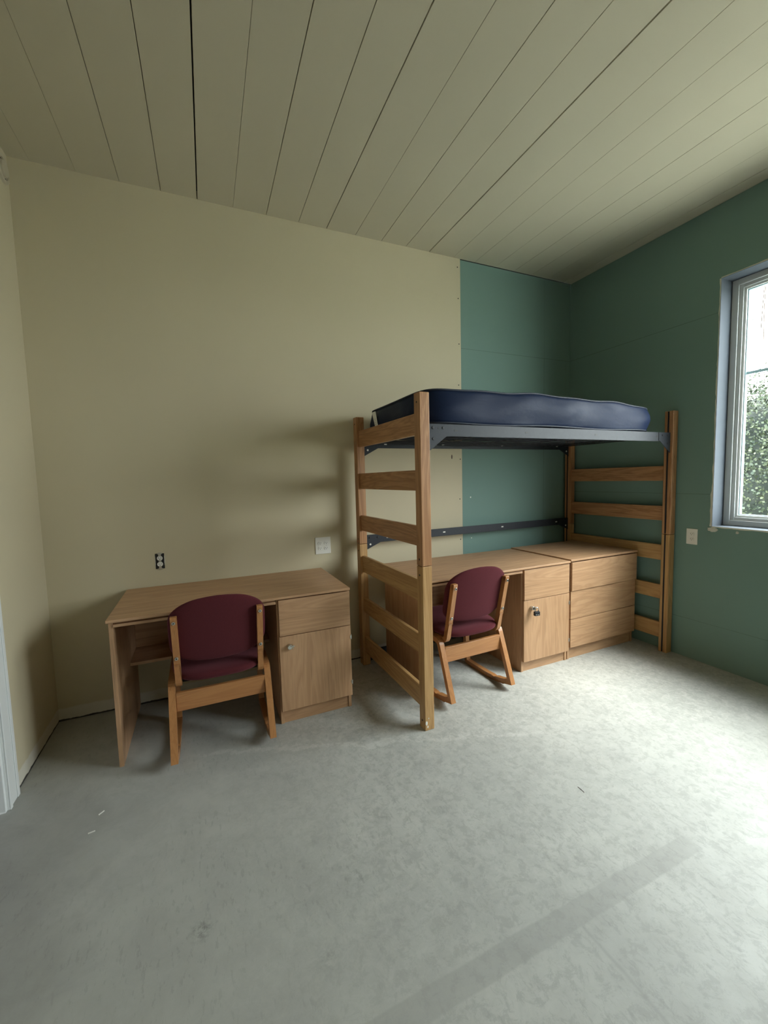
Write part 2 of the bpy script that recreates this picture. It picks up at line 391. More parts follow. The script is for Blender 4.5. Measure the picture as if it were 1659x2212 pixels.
# ceiling: long planks with open joints under a slab
BX = [-.33, -.115, .10, .309, .52, .736, .94, 1.153, 1.364, 1.582, 1.782, 2.0, 2.209, 2.417, 2.625, 2.852, 3.064, 3.278, 3.485, 3.68, 3.875, 4.075, 4.5]
GW = {.94: .0065, 2.625: .006, 1.153: .0018, 1.364: .0035, 1.582: .0035, 1.782: .0045, 2.0: .0018, 2.852: .0016, 2.209: .0035, 2.417: .003, .736: .0032, .52: .0028, 3.28: .002, .309: .0012, .1: .0008, 3.68: .0012, 3.485: .0014, 3.278: .0018}
def ceiling():
    bm = bmesh.new(); sk = .011
    def pl(xa, xb, z0, z1, mi):
        y0, y1 = YF-.02, .0015
        v = [bm.verts.new(p) for z in (z0, z1) for p in ((xa+sk*y0, y0, z), (xb+sk*y0, y0, z), (xb+sk*y1, y1, z), (xa+sk*y1, y1, z))]
        for f in ((3, 2, 1, 0), (4, 5, 6, 7), (0, 1, 5, 4), (1, 2, 6, 5), (2, 3, 7, 6), (3, 0, 4, 7)):
            bm.faces.new([v[i] for i in f]).material_index = mi
    for a, b in zip(BX[:-1], BX[1:]):
        dz = random.uniform(-.0007, .0007)
        pl(a+GW.get(a, .0018)/2, min(b, W_+.09)-GW.get(b, .0018)/2, H_+dz, H_+.06, 0)
    me = bpy.data.meshes.new('ceiling')
    pl(-.3, W_+.13, H_+.05, H_+.12, 1)
    bm.to_mesh(me); bm.free(); return link('ceiling', me, [M['ceiling'], M['void']], kind=ST, bevel=.0008, seg=1)
ceiling()
# door casing and door at the left edge
boxes('trim_1', [(.0, .013, -.742, -.637, 0, DZ+.10), (.0, .013, DY0-.10, DY0, 0, DZ+.10), (.0, .013, DY0, -.742, DZ, DZ+.10), (.013, .019, -.742, -.722, 0, DZ+.02), (.013, .017, -.66, -.637, 0, DZ+.10)], M['trim'], kind=ST, bevel=.002)
boxes('trim_2', [(-.15, .004, -.756, -.735, 0, DZ), (-.15, .004, DY0, DY0+.02, 0, DZ), (-.15, .004, DY0, -.735, DZ-.02, DZ)], M['trim'], kind=ST, bevel=.0015)
d = boxes('door_1', [(-.060, -.022, DY0+.023, -.7585, .006, DZ-.023)], M['doorp'], kind=ST, bevel=.002)
cyl('door_handle', (.012, -1.57, .96), .027, .05, 0, M['nickel'], d, bevel=.006); cyl('door_rosette', (-.019, -1.57, .96), .033, .008, 0, M['nickel'], d)

# windows
def window(nm, wd, mull):
    y0, y1, z0, z1 = wd['y0'], wd['y1'], wd['z0'], wd['z1']; X = W_+.125
    root = bpy.data.objects.new(nm, None); COL.objects.link(root); root['kind'] = ST
    boxes('frame_return', [(W_-.001, X+.03, y1-.0015, y1+.003, z0, z1), (W_-.001, X+.03, y0-.003, y0+.0015, z0, z1), (W_-.001, X+.03, y0, y1, z1-.0015, z1+.003), (W_-.001, X+.03, y0, y1, z0-.003, z0+.0015)], M['return'], root, label='blue grey unpainted board lining the opening')
    def ring(name, xa, xb, a0, a1, b0, b1, wd_, m, **k):
        return boxes(name, [(xa, xb, a0, a0+wd_, b0, b1), (xa, xb, a1-wd_, a1, b0, b1), (xa, xb, a0+wd_, a1-wd_, b0, b0+wd_), (xa, xb, a0+wd_, a1-wd_, b1-wd_, b1)], m, root, bevel=.002, **k)
    ring('window_frame', X, X+.10, y0+.003, y1-.003, z0+.003, z1-.003, .038, M['vinylwhite'])
    ym = (y0+y1)/2
    boxes('mullion', [(X+.004, X+.10, ym-.045, ym+.045, z0+.041, z1-.041)], M['vinylwhite'], root, bevel=.002)
    for a, b in ((y0+.041, ym-.045), (ym+.045, y1-.041)):
        ring('sash', X+.014, X+.085, a, b, z0+.041, z1-.041, .022, M['vinylwhite'])
        s = ring('sash_stop', X+.026, X+.075, a+.022, b-.022, z0+.063, z1-.063, .014, M['trim'])
        ring('glazing_bead', X+.038, X+.07, a+.036, b-.036, z0+.077, z1-.077, .006, M['grille'])
        boxes('grille_bar', [(X+.050, X+.058, a+.036, b-.036, 2.062, 2.080)], M['grille'], root)
        boxes('pane', [(X+.045, X+.0465, a+.034, b-.034, z0+.075, z1-.075)], M['glass'], root)
    return root
window('window_1', WIN, True)
# torn plasterboard edge round the opening, with the broken lump at its lower corner
def torn_edge():
    bm = bmesh.new(); y1, z0, z1 = WIN['y1'], WIN['z0'], WIN['z1']
    def run(pts, side):
        prev = None
        for (y, z) in pts:
            j = random.uniform(.005, .010) + (.006 if z < 1.25 and side == 'v' else 0)
            if side == 'v': q = [(W_-.0022, y+.0005, z), (W_-.0022, y+j, z), (W_+.004, y+j, z), (W_+.004, y+.0005, z)]
            else: q = [(W_-.0022, y, z+.0005), (W_-.0022, y, z+j*(1 if z > 2 else -1)), (W_+.004, y, z+j*(1 if z > 2 else -1)), (W_+.004, y, z+.0005)]
            v = [bm.verts.new(p) for p in q]
            if prev:
                for i in range(4): bm.faces.new((prev[i], prev[(i+1) % 4], v[(i+1) % 4], v[i]))
            else: bm.faces.new(v)
            prev = v
        bm.faces.new(list(reversed(prev)))
    run([(y1+random.uniform(-.0006, .001), z0+(z1-z0)*i/60) for i in range(61)], 'v')
    run([(y1-(y1-WIN['y0'])*i/60, z1) for i in range(61)], 'h'); run([(y1-(y1-WIN['y0'])*i/60, z0) for i in range(61)], 'h')
    bmesh.ops.recalc_face_normals(bm, faces=bm.faces)
    me = bpy.data.meshes.new('trim_3'); bm.to_mesh(me); bm.free(); return link('trim_3', me, M['edge'], kind=ST)
torn_edge()
def lump(name, c, sx, sy, sz, m, seed=1, parent=None):
    rnd = random.Random(seed); bm = bmesh.new(); bmesh.ops.create_icosphere(bm, subdivisions=3, radius=1)
    for v in bm.verts:
        k = 1+rnd.uniform(-.28, .28); v.co = Vector((v.co.x*sx*k, v.co.y*sy*k, v.co.z*sz*k))+Vector(c)
    me = bpy.data.meshes.new(name); bm.to_mesh(me); bm.free(); return link(name, me, m, parent)
tag(lump('torn_board_flap', (W_-.003, -1.262, .992), .006, .030, .015, M['edge'], 3), 'torn cream plasterboard paper curling out below lower corner of window', 'plasterboard scrap')
tag(lump('plaster_blob', (W_-.001, -1.41, .985), .004, .008, .009, M['edge'], 5), 'small cream plaster blob on green wall under the window', 'plaster blob')

# ============================================================ OUTDOORS
g = boxes('ground_outside', [(W_+.6, 60, -40, 40, -.9, -.6)], M['ground'], kind=ST)
def hedge():
    root = thing('hedge_tree', 'bushy pale green tree growing outside the window', 'tree', (8.6, -.6, -.6))
    rnd = random.Random(4)
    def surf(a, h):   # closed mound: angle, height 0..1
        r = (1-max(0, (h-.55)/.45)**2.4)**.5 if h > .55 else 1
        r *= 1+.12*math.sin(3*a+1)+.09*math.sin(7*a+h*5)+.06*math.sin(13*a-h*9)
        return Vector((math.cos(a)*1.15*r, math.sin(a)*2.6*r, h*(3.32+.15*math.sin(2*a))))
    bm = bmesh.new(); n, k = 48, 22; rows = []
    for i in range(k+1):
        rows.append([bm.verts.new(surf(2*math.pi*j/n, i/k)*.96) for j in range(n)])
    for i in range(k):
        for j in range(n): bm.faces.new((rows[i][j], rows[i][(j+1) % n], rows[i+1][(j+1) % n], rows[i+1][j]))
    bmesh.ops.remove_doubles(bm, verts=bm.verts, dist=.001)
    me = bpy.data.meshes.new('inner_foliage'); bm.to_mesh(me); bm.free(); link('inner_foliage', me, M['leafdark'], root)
    bm = bmesh.new()
    for _ in range(46000):
        a = rnd.uniform(math.pi*.45, math.pi*1.55); h = rnd.uniform(.1, 1)**.8; p = surf(a, min(h, 1))*rnd.uniform(.95, 1.08)
        if h > .97: p.z += rnd.uniform(0, .18)
        L = rnd.uniform(.022, .048); wd = L*.45
        u = Vector((rnd.uniform(-1, .3), rnd.uniform(-1, 1), rnd.uniform(-.6, 1))).normalized(); s = u.cross(Vector((rnd.uniform(-1, 1), rnd.uniform(-1, 1), rnd.uniform(-1, 1)))).normalized()
        bm.faces.new([bm.verts.new(q) for q in (p, p+u*L*.5+s*wd, p+u*L, p+u*L*.5-s*wd)])
    me = bpy.data.meshes.new('leaves'); bm.to_mesh(me); bm.free(); o = link('leaves', me, M['leaf'], root); o['kind'] = 'stuff'
hedge()
def vine():
    root = thing('hanging_vine', 'thin brown vine stems hanging in front of the upper window pane', 'vine', (4.9, -1.2, 2.2))
    rnd = random.Random(9)
    def strand(y, z0, z1, x=0):
        P = []
        for i in range(14):
            t = i/13; P.append((x+.01*math.sin(5*t+y*40), y+.018*math.sin(4*t+y*60)+.012*t, z0+(z1-z0)*t))
        return P
    ends = [(.012, .12, 1.4), (-.02, .40, 1.4), (-.055, .34, 1.4), (.03, .30, 1.4), (-.16, .2, 1.4), (-.24, .34, 1.4), (-.33, .12, 1.4), (-.5, .4, 1.4), (-.7, .2, 1.4)]
    st = tube('stem', [strand(*e) for e in ends], .0032, M['bark'], root, 5)
    bm = bmesh.new()
    for y, z0, z1 in ends:
        for _ in range(26):
            p = Vector((rnd.uniform(-.05, .05), y+rnd.uniform(-.06, .06), rnd.uniform(z0, z0+.6))); L = rnd.uniform(.008, .02)
            u = Vector((rnd.uniform(-1, 1), rnd.uniform(-1, 1), rnd.uniform(-1, .3))).normalized(); s = u.cross(Vector((1, .2, .3))).normalized()
            bm.faces.new([bm.verts.new(q) for q in (p, p+u*L*.5+s*L*.25, p+u*L, p+u*L*.5-s*L*.25)])
    me = bpy.data.meshes.new('leaves'); bm.to_mesh(me); bm.free(); o = link('leaves', me, M['leaf'], root); o['kind'] = 'stuff'
    tube('branch', [[(0, -.9, 1.42), (.03, -.4, 1.4), (0, 0, 1.43), (.05, .3, 1.38)]], .014, M['bark'], root, 8)
vine()

# ============================================================ DESKS
def desk(label, loc, rz, wd, dep, zt, px, door, s1, lock):
    """front left corner of the top at the origin; +y to the wall"""
    t = thing('desk', label, 'desk', loc, rz, 'oak laminate pedestal desks')
    T = .0145; O = .010
    boxes('desktop', [(0, wd, 0, dep, zt-T, zt)], M['lamx'], t, bevel=.0022)
    boxes('side_panel', [(.008, .028, O+.010, dep-.004, 0, zt-T-.001)], M['lamz'], t, bevel=.001)
    boxes('side_panel', [(px, px+.019, O+.022, dep-.004, 0, zt-T-.001)], M['lamz'], t, bevel=.001)
    boxes('side_panel', [(wd-.021, wd-.002, O+.022, dep-.004, 0, zt-T-.001)], M['lamz'], t, bevel=.001)
    boxes('apron', [(.029, px-.004, .013, .033, zt-.041, zt-.0265), (.029, px-.004, .030, .046, zt-.0265, zt-T-.0005)], M['lamx'], t, bevel=.001)
    boxes('shelf', [(.029, px-.001, .376, dep-.005, .372, .389)], M['lamx'], t, bevel=.001)
    boxes('back_panel', [(.029, px-.001, dep-.022, dep-.006, .389, zt-T-.001), (px+.020, wd-.022, dep-.022, dep-.006, .02, zt-T-.001)], M['lamx'], t)
    boxes('kick_panel', [(px+.020, wd-.022, O+.028, O+.046, 0, door+.004)], M['lamx'], t, bevel=.001)
    boxes('pedestal_floor', [(px+.020, wd-.022, O+.047, dep-.024, door+.006, door+.022)], M['lamx'], t)
    boxes('drawer', [(px+.010, wd-.001, O, O+.019, s1+.002, zt-T-.0075), (px+.03, wd-.035, O+.020, .45, s1+.03, zt-T-.04)], M['lamx'], t, bevel=.0012)
    dr = boxes('door', [(px+.006, wd-.001, O, O+.019, door, s1-.002)], M['lamz'], t, bevel=.0012)
    for z in (s1-.075, door+.085):
        boxes('hinge', [(wd-.0015, wd+.0035, O-.002, O+.020, z-.014, z+.014), (wd-.006, wd+.001, O-.0028, O-.0002, z-.010, z+.010)], M['nickel'], dr, bevel=.0008)
    lx, lz = lock
    cyl('lock_cylinder', (lx, O-.012, lz), .0135, .024, 1, M['nickel'], dr, bevel=.0015)
    cyl('lock_face', (lx, O-.0245, lz), .0115, .002, 1, M['chrome'], dr, bevel=.0006)
    prism('hasp', [(O-.034, lz+.010), (O-.004, lz+.013), (O-.004, lz-.002), (O-.018, lz-.020), (O-.030, lz-.012)], 0, lx+.0145, lx+.0175, M['chrome'], dr, bevel=.0006)
    boxes('hasp_tongue', [(lx+.004, lx+.024, O-.031, O-.028, lz+.002, lz+.010)], M['nickel'], dr, bevel=.0006)
    return t
dA = desk('oak laminate desk with locked door standing in the left corner', (.4009, -.6559, 0), 0, 1.2471, .652, .7607, .812, .0832, .5273, (.873, .466))
dB = desk('oak laminate desk with padlocked door under the loft bed', (2.0971, -.7883, 0), .36, 1.2344, .645, .7683, .790, .079, .5263, (.862, .470))
# padlock hangs from desk B's hasp
def padlock(loc, rz):
    t = thing('padlock', 'small black padlock with chrome shackle hanging on desk door under bed', 'padlock', loc, rz)
    boxes('padlock_body', [(-.021, .021, -.010, .010, -.030, 0)], M['black'], t, bevel=.003)
    P = [(-.0135, 0, -.002)]+[(-.0135*math.cos(a), 0, .014+.0145*math.sin(a)) for a in [math.pi*i/10 for i in range(11)]]+[(.0135, 0, -.002)]
    tube('shackle', [P], .0034, M['chrome'], t, 10)
    boxes('padlock_print', [(-.015, -.004, -.0104, -.0098, -.022, -.019), (.002, .013, -.0104, -.0098, -.024, -.021)], M['ink'], t)
padlock((2.973, -.812, .452), -8)

# ============================================================ DRESSER
def dresser():
    t = thing('dresser', 'three drawer oak laminate dresser between desk and right bed end', 'dresser', (3.3375, -.7785, 0), .9)
    wd, dep, zt, T, O = .757, .640, .7772, .0165, .010
    boxes('dresser_top', [(0, wd, 0, dep, zt-T, zt)], M['lamx'], t, bevel=.0022)
    boxes('side_panel', [(.004, .022, O+.022, dep, 0, zt-T-.001)], M['lamz'], t, bevel=.001)
    boxes('side_panel', [(wd-.022, wd-.004, O+.022, dep, 0, zt-T-.001)], M['lamz'], t, bevel=.001)
    boxes('back_panel', [(.023, wd-.023, dep-.016, dep-.002, .02, zt-T-.001)], M['lamx'], t)
    boxes('kick_panel', [(.023, wd-.023, O+.030, O+.048, 0, .105)], M['lamx'], t, bevel=.001)
    zs = [(.537, zt-T-.009, -.010), (.3175, .5325, 0), (.096, .3135, 0)]
    for a, b, dy in zs:
        boxes('drawer', [(.012, wd-.008, O+dy, O+dy+.019, a, b), (.035, wd-.035, O+.020+dy, .5, a+.03, b-.03)], M['lamx'], t, bevel=.0012)
dresser()

# ============================================================ LOFT BED
def bed():
    L = 2.2259; Wd = .9789; P = .0602; D = .0622; ZT = 1.861; ZS = .931
    t = thing('loft_bed', 'tall oak loft bed frame with ladder ends and black metal rails', 'bed', (1.929, -1.0534, 0), 1.044)
    pz = [(0, ZS-.0012), (ZS+.0012, ZT)]
    for xi, (xa, xb) in enumerate(((0, P), (L-P, L))):
        inner = xb if xi == 0 else xa; sg = -1 if xi == 0 else 1
        for (ya, yb) in ((0, D), (Wd-D, Wd)):
            for (za, zb) in pz:
                ym = ya+D*.58; c = .0055
                # post with a channel routed into its inner face
                if xi == 0: pts = [(xa, ya), (xb, ya), (xb, ym-c), (xb-.012, ym-c), (xb-.012, ym+c), (xb, ym+c), (xb, yb), (xa, yb)]
                else: pts = [(xa, ya), (xb, ya), (xb, yb), (xa, yb), (xa, ym+c), (xa+.012, ym+c), (xa+.012, ym-c), (xa, ym-c)]
                p = prism('post', pts, 2, za, zb, M['bedz' if za < .5 else 'bduz'], t, bevel=.0035)
                xs = sorted((inner+sg*.001, inner+sg*.012))
                boxes('slotted_channel', [(xs[0], xs[1], ym-c+.0005, ym+c-.0005, za+.004, zb-.004)], M['black'], p, label='black metal strip set in the post')
                for z in ((za+.035, zb-.05) if za > .5 else (zb-.05, za+.05)):
                    cyl('dowel_hole', (xa-.0004 if xi == 0 else xb+.0004, ya+D*.5, z), .0055, .0012, 0, M['dark'], p, 14)
    rung = [(1.7606, 1.6436), (1.4536, 1.3401), (1.1453, 1.0329), (.8426, .7220), (.5263, .4148), (.2261, .1030)]
    for xa, xb in ((.018, .041), (L-.041, L-.018)):
        for hi, lo in (rung if xa < 1 else rung[1:]):
            boxes('rung', [(xa, xb, D-.004, Wd-D+.004, lo, hi)], M['bedy' if hi < .9 else 'bduy'], t, bevel=.003)
    # side rails: angle iron, with gusset plates at each end
    def rail(y, out, zt_, zb_, plate, full=True, bright=True):
        s = 1 if out > 0 else -1
        th = .003; ya, yb = sorted((y, y+s*th)); a, b = P+.004, L-P-.004
        r = boxes('side_rail', [(a, b, ya, yb, zb_, zt_), (a+.05, b-.05, min(y, y-s*.03), max(y, y-s*.03), zt_-.003 if full else zb_, zt_ if full else zb_+.003)], M['steel'], t, bevel=.0006, label='black metal angle rail')
        for x, d in ((P+.0008, 1), (L-P-.0008, -1)):
            yo = y+s*th+s*.0005; pts = [(x, zt_-.001), (x+d*.135, zt_-.001), (x+d*.135, zb_+.006), (x+d*.118, zb_), (x, zb_-plate)]
            g = prism('gusset_plate', pts, 1, min(yo, yo+s*.0035), max(yo, yo+s*.0035), M['steel'], r, bevel=.0006)
            for dx, dz in ((.030, -.022), (.095, -.022), (.032, -.060-plate*.25)):
                cyl('bolt', (x+d*dx, yo+s*.005, zt_+dz), .0075, .004, 1, M['plate'] if bright and dz < -.04 and dx < .05 else M['black'], r, 14, bevel=.001)
            for dx in (.064,): cyl('punched_hole', (x+d*dx, yo+s*.0038, zt_-.024), .005, .001, 1, M['dark'], r, 12)
        for q in (.085, .33, .62, .93):
            xc = a+(b-a)*q
            boxes('punched_slot', [(xc-.011, xc+.011, y+s*th-.0002 if s > 0 else y-th-.0008, y+s*th+.0008 if s > 0 else y-th+.0002, (zt_+zb_)/2-.005, (zt_+zb_)/2+.005)], M['plate'] if bright else M['dark'], r)
    yf = D*.58; yb = Wd-D*.42-.004
    rail(yf-.012, -1, 1.700, 1.634, .085, True, False)
    rail(yb-.004, -1, 1.700, 1.640, .062)
    rail(yb-.004, -1, .992, .930, .050, False)
    rail(yb-.004, -1, .105, .045, .030, False)  # bottom rail and bracket; its black also stands for the wall-foot shadow
    # spring deck: cross bars and link mesh
    boxes('deck_crossbar', [(x, x+.025, yf-.008, yb-.008, 1.663, 1.668) for x in (.12, .55, .98, 1.41, 1.84, 2.06)], M['steel'], t)
    links = []
    for j in range(1, 16):
        y = yf+(yb-yf)*j/16; links.append([(P+.07+ (L-2*P-.14)*i/40, y+.012*math.sin(i*math.pi/2+j), 1.672-.014*math.sin(math.pi*i/40)) for i in range(41)])
    tube('deck_springs', links, .0022, M['black'], t, 5)
    # chipped finish at the foot of the near post
    for i, (y, z, a, b) in enumerate(((-.0006, .045, .010, .016), (-.0006, .022, .006, .010), (-.0006, .07, .004, .005))):
        lump('finish_chip', (.009+.007*i, -.0003, z), a*.6, .0012, b*.7, M['paper'], 20+i, t)
    return t
bed()
def mattress():
    x0, x1, y0, y1, z0, z1 = 2.005, 3.945, -1.018, -.150, 1.704, 1.877
    t = thing('mattress', 'navy blue vinyl mattress lying on top of the loft bed', 'mattress', (1.929, -1.0534, 0), 1.044)
    x0 -= 1.929; x1 -= 1.929; y0 += 1.0534; y1 += 1.0534
    cx, cy = (x0+x1)/2, (y0+y1)/2; hx, hy = (x1-x0)/2, (y1-y0)/2; n = 160
    def out(k, q=1.0):   # rounded rectangle outline point, q shrinks
        a = 2*math.pi*k/n; c, s = math.cos(a), math.sin(a); e = 2/11.0; e2 = 2/9.0
        return (cx+hx*math.copysign(abs(c)**e, c)*q if q < 1 else cx+hx*math.copysign(abs(c)**e, c), cy+hy*math.copysign(abs(s)**e2, s)*q if q < 1 else cy+hy*math.copysign(abs(s)**e2, s))
    ptsall = [out(k) for k in range(n)]
    # resample by arc length so that sides get vertices
    seg = []; tot = 0
    for i in range(n):
        a, b = ptsall[i], ptsall[(i+1) % n]; l = math.dist(a, b); seg.append((tot, a, b, l)); tot += l
    res = []; m = 220; j = 0
    for i in range(m):
        s = tot*i/m
        while j < n-1 and seg[j+1][0] <= s: j += 1
        o, a, b, l = seg[j]; f = (s-o)/l if l else 0; res.append((a[0]+(b[0]-a[0])*f, a[1]+(b[1]-a[1])*f))
    def topz(x, y):
        u = (x-cx)/hx; return z1+.022*(1-u*u)-.008*u+.004*math.sin(9*x)+.003*math.sin(17*x+5*y)
    def botz(x, y): return z0+.004*math.sin(7*x+1)+.002
    bm = bmesh.new(); rings = []
    prof = [(0, 0), (.006, .10), (.016, .3), (.019, .5), (.014, .72), (.006, .9), (0, 1)]
    def ring(off, fz, q=1.0, zz=None):
        r = []
        for (x, y) in res:
            dx, dy = x-cx, y-cy; l = math.hypot(dx/hx, dy/hy); nx, ny = (math.copysign(1, dx) if abs(dx) > hx*.93 else 0), (math.copysign(1, dy) if abs(dy) > hy*.85 else 0)
            ln = math.hypot(nx, ny) or 1; wob = 1+.35*math.sin(6*x+3*fz)+.25*math.sin(15*x-4*fz)
            px, py = x+nx/ln*off*wob, y+ny/ln*off*wob
            px, py = cx+(px-cx)*q, cy+(py-cy)*q
            z = botz(x, y)+(topz(x, y)-botz(x, y))*fz
            if zz is not None: z = zz(x, y, q)
            r.append(bm.verts.new((px, py, z)))
        return r
    for q in (.0, .4, .8, .96): rings.append(ring(0, 0, max(q, .02), lambda x, y, q: botz(x, y)))
    for off, fz in prof: rings.append(ring(off, fz))
    for q in (.965, .9, .7, .4, .02): rings.append(ring(0, 1, q, lambda x, y, q: topz(cx+(x-cx)*q, y)+.012*(1-q)))
    for A, B in zip(rings[:-1], rings[1:]):
        for i in range(m): bm.faces.new((A[i], A[(i+1) % m], B[(i+1) % m], B[i]))
    bm.faces.new(rings[-1]); bm.faces.new(list(reversed(rings[0])))
    bmesh.ops.recalc_face_normals(bm, faces=bm.faces)
    me = bpy.data.meshes.new('mattress_cover'); bm.to_mesh(me); bm.free(); link('mattress_cover', me, M['vinyl'], t, smooth=True)
    tube('piping', [[(x, y, topz(x, y)) for x, y in res]], .0055, M['piping'], t, 8, True)
    tube('piping', [[(x, y, botz(x, y)+.004) for x, y in res]], .0055, M['piping'], t, 8, True)
    # white care tag sewn to the left end
    cl = boxes('care_tag', [(x0-.030, x0-.0285, y1-.28, y1-.22, z0+.02, z1-.012)], M['paper'], t)
    for v in cl.data.vertices:
        v.co.y += (v.co.z-(z0+.02))*.35
        if v.co.z < z0+.05 and v.co.y > y1-.25: v.co.y -= .02
    boxes('tag_print', [(x0-.0306, x0-.0298, y1-.25+.35*(k*.012), y1-.225+.35*(k*.012), z0+.06+.012*k, z0+.063+.012*k) for k in range(5)], M['ink'], cl)
mattress()

# ============================================================ CHAIRS
def pillow(name, outline, T, back, m, parent):
    """upholstered pad: outline(r, a)->(u, v); back(u,v,w)->xyz with w in -1..1 across the thickness"""
    bm = bmesh.new(); n = 64; rs = [0.02, .25, .5, .7, .84, .93, .975, 1.0]
    prof = [(r, -math.sqrt(max(0, 1-r**7))) for r in rs]+[(r, math.sqrt(max(0, 1-r**7))) for r in reversed(rs[:-1])]
    rings = []
    for r, wv in prof:
        rings.append([bm.verts.new(back(*outline(r, 2*math.pi*j/n), wv*T/2)) for j in range(n)])
    for A, B in zip(rings[:-1], rings[1:]):
        for j in range(n): bm.faces.new((A[j], A[(j+1) % n], B[(j+1) % n], B[j]))
    bm.faces.new(rings[-1]); bm.faces.new(list(reversed(rings[0])))
    bmesh.ops.recalc_face_normals(bm, faces=bm.faces)
    me = bpy.data.meshes.new(name); bm.to_mesh(me); bm.free()
    o = link(name, me, m, parent, smooth=True); s = o.modifiers.new('sub', 'SUBSURF'); s.levels = 1; s.render_levels = 1; return o
def sup(r, a, e):
    c, s = math.cos(a), math.sin(a); return r*math.copysign(abs(c)**(2/e), c), r*math.copysign(abs(s)**(2/e), s)
def chair(label, loc, rz):
    t = thing('desk_chair', label, 'chair', loc, rz, 'maroon two position desk chairs')
    # bent laminated leg loop, one each side; toe raised off the floor
    lower = [(.150, .404), (.125, .392), (.112, .355), (0, .044)]
    loop = [(.475, .412, .03), (.165, .404), (.128, .392), (.112, .350)]
    ring = arc([(.30, .408), (.130, .402, .035), (.012, .0775, 0), (.0, .044, 0), (.12, .014, .05), (.215, .000, .05), (.40, .0, .05), (.500, .003, .035), (.512, .20, .02), (.515, .409, .03), (.30, .408)], .02, 4)[:-1]
    for s in (-1, 1):
        xa, xb = sorted((s*.253, s*.220))
        strip('leg_frame', [(p.x, p.y) for p in ring], .031, xa, xb, M['chz'], t, True)
    for s in (-1, 1):
        xa, xb = sorted((s*.216, s*.187))
        up = arc([(.040, .7705), (.012, .770, .010), (.092, .425, .02), (.104, .372, .050), (.49, .374)], .01, 6)
        u = strip('back_support', [(p.x, p.y) for p in up], .034, xa, xb, M['chz'], t)
        for z in (.742, .548):
            y = .009+(.770-z)*.2325+.003
            cyl('bolt', (s*.2015, y-.004, z), .0085, .006, 1, M['chrome'] if z > .7 else M['nickel'], u, 18, bevel=.0015)
            cyl('bolt_socket', (s*.2015, y-.0072, z), .0035, .001, 1, M['dark'], u, 10)
    boxes('stretcher', [(-.2195, .2195, .107, .129, .252, .350)], M['chx'], t, bevel=.003)
    boxes('stretcher', [(-.2195, .2195, .455, .477, .300, .372)], M['chx'], t, bevel=.003)
    # curved upholstered backrest
    def ob(r, a):
        x, y = sup(r, a, 5.5); return x, y
    def bb(u, v, w):
        x = u*.236; top = .792+.064*(1-u*u); bot = .535-.048*(1-u*u); z = (top+bot)/2+v*(top-bot)/2
        yc = .083-.026*(1-u*u)+(.70-z)*.235; yc -= .0
        return (x, yc+w+.006, z)
    pillow('backrest', ob, .040, bb, M['fabric'], t)
    def os_(r, a): return sup(r, a, 3.0)
    def bs(u, v, w):
        x = u*.240*(1+.02*v); y = .300+v*.245+.0
        z = .4415+.012*v-.018*(1-u*u)*(1-v*v)-.0*v
        return (x, y, z+w-.003*u*u)
    pillow('seat', os_, .062, bs, M['fabric'], t)
    boxes('seat_board', [(-.186, .186, .13, .48, .392, .412)], M['void'], t, bevel=.004)
    return t
cA = chair('dark maroon upholstered chair pushed under the left desk', (.904, -.807, 0), .109)
cB = dup(cA, 'maroon upholstered chair pushed under the desk beneath the loft bed', (2.421, -.942, 0), 2.206)

# ============================================================ OUTLETS AND WALL MARKS
def receptacle(cx, cz, P, parent, m=None):
    """duplex receptacle face; P(u, v, w) maps to world-local"""
    for dz in (.0193, -.0193):
        bm = bmesh.new(); N = 24; pts = []
        for k in range(N):
            a = 2*math.pi*k/N; u = .0165*math.cos(a); v = max(-.0125, min(.0125, .0165*math.sin(a))); pts.append((u, v))
        A = [bm.verts.new(P(cx+u, cz+dz+v, .0)) for u, v in pts]; B = [bm.verts.new(P(cx+u*.95, cz+dz+v*.95, .0028)) for u, v in pts]
        for k in range(N): bm.faces.new((A[k], A[(k+1) % N], B[(k+1) % N], B[k]))
        bm.faces.new(B); bmesh.ops.recalc_face_normals(bm, faces=bm.faces)
        me = bpy.data.meshes.new('receptacle'); bm.to_mesh(me); bm.free(); r = link('receptacle', me, M['plate'], parent)
        bm = bmesh.new()
        for (u0, u1, v0, v1) in ((-.0078, -.0054, -.001, .0065), (.0054, .0078, -.001, .0058), (-.0022, .0022, -.0085, -.0045)):
            q = [bm.verts.new(P(cx+u, cz+dz+v, .0033)) for u, v in ((u0, v0), (u1, v0), (u1, v1), (u0, v1))]; q2 = [bm.verts.new(P(cx+u, cz+dz+v, .0020)) for u, v in ((u0, v0), (u1, v0), (u1, v1), (u0, v1))]
            bm.faces.new(q); bm.faces.new(list(reversed(q2)))
            for k in range(4): bm.faces.new((q[k], q2[k], q2[(k+1) % 4], q[(k+1) % 4]))
        bmesh.ops.recalc_face_normals(bm, faces=bm.faces)
        me = bpy.data.meshes.new('outlet_slots'); bm.to_mesh(me); bm.free(); link('outlet_slots', me, M['dark'], r)
PB = lambda off: (lambda u, v, w: (u, -off-w, v))
# bare outlet in its dark box, no cover plate
o1 = thing('electrical_outlet', 'uncovered white outlet in black hole above the left desk', 'outlet', (.593, 0, .920))
boxes('outlet_box', [(-.026, .026, -.0012, .0, -.049, .049)], M['dark'], o1, label='black recessed box')
boxes('mounting_strap', [(-.008, .008, -.004, -.0012, -.056, .056), (-.014, .014, -.0038, -.0012, .046, .056), (-.014, .014, -.0038, -.0012, -.056, -.046)], M['nickel'], o1, bevel=.0006)
receptacle(0, 0, PB(.004), o1)
lump('chipped_edge', (.027, -.001, .005), .003, .0012, .03, M['edge'], 31, o1); lump('chipped_edge', (-.0265, -.001, .0), .0018, .001, .036, M['edge'], 33, o1)
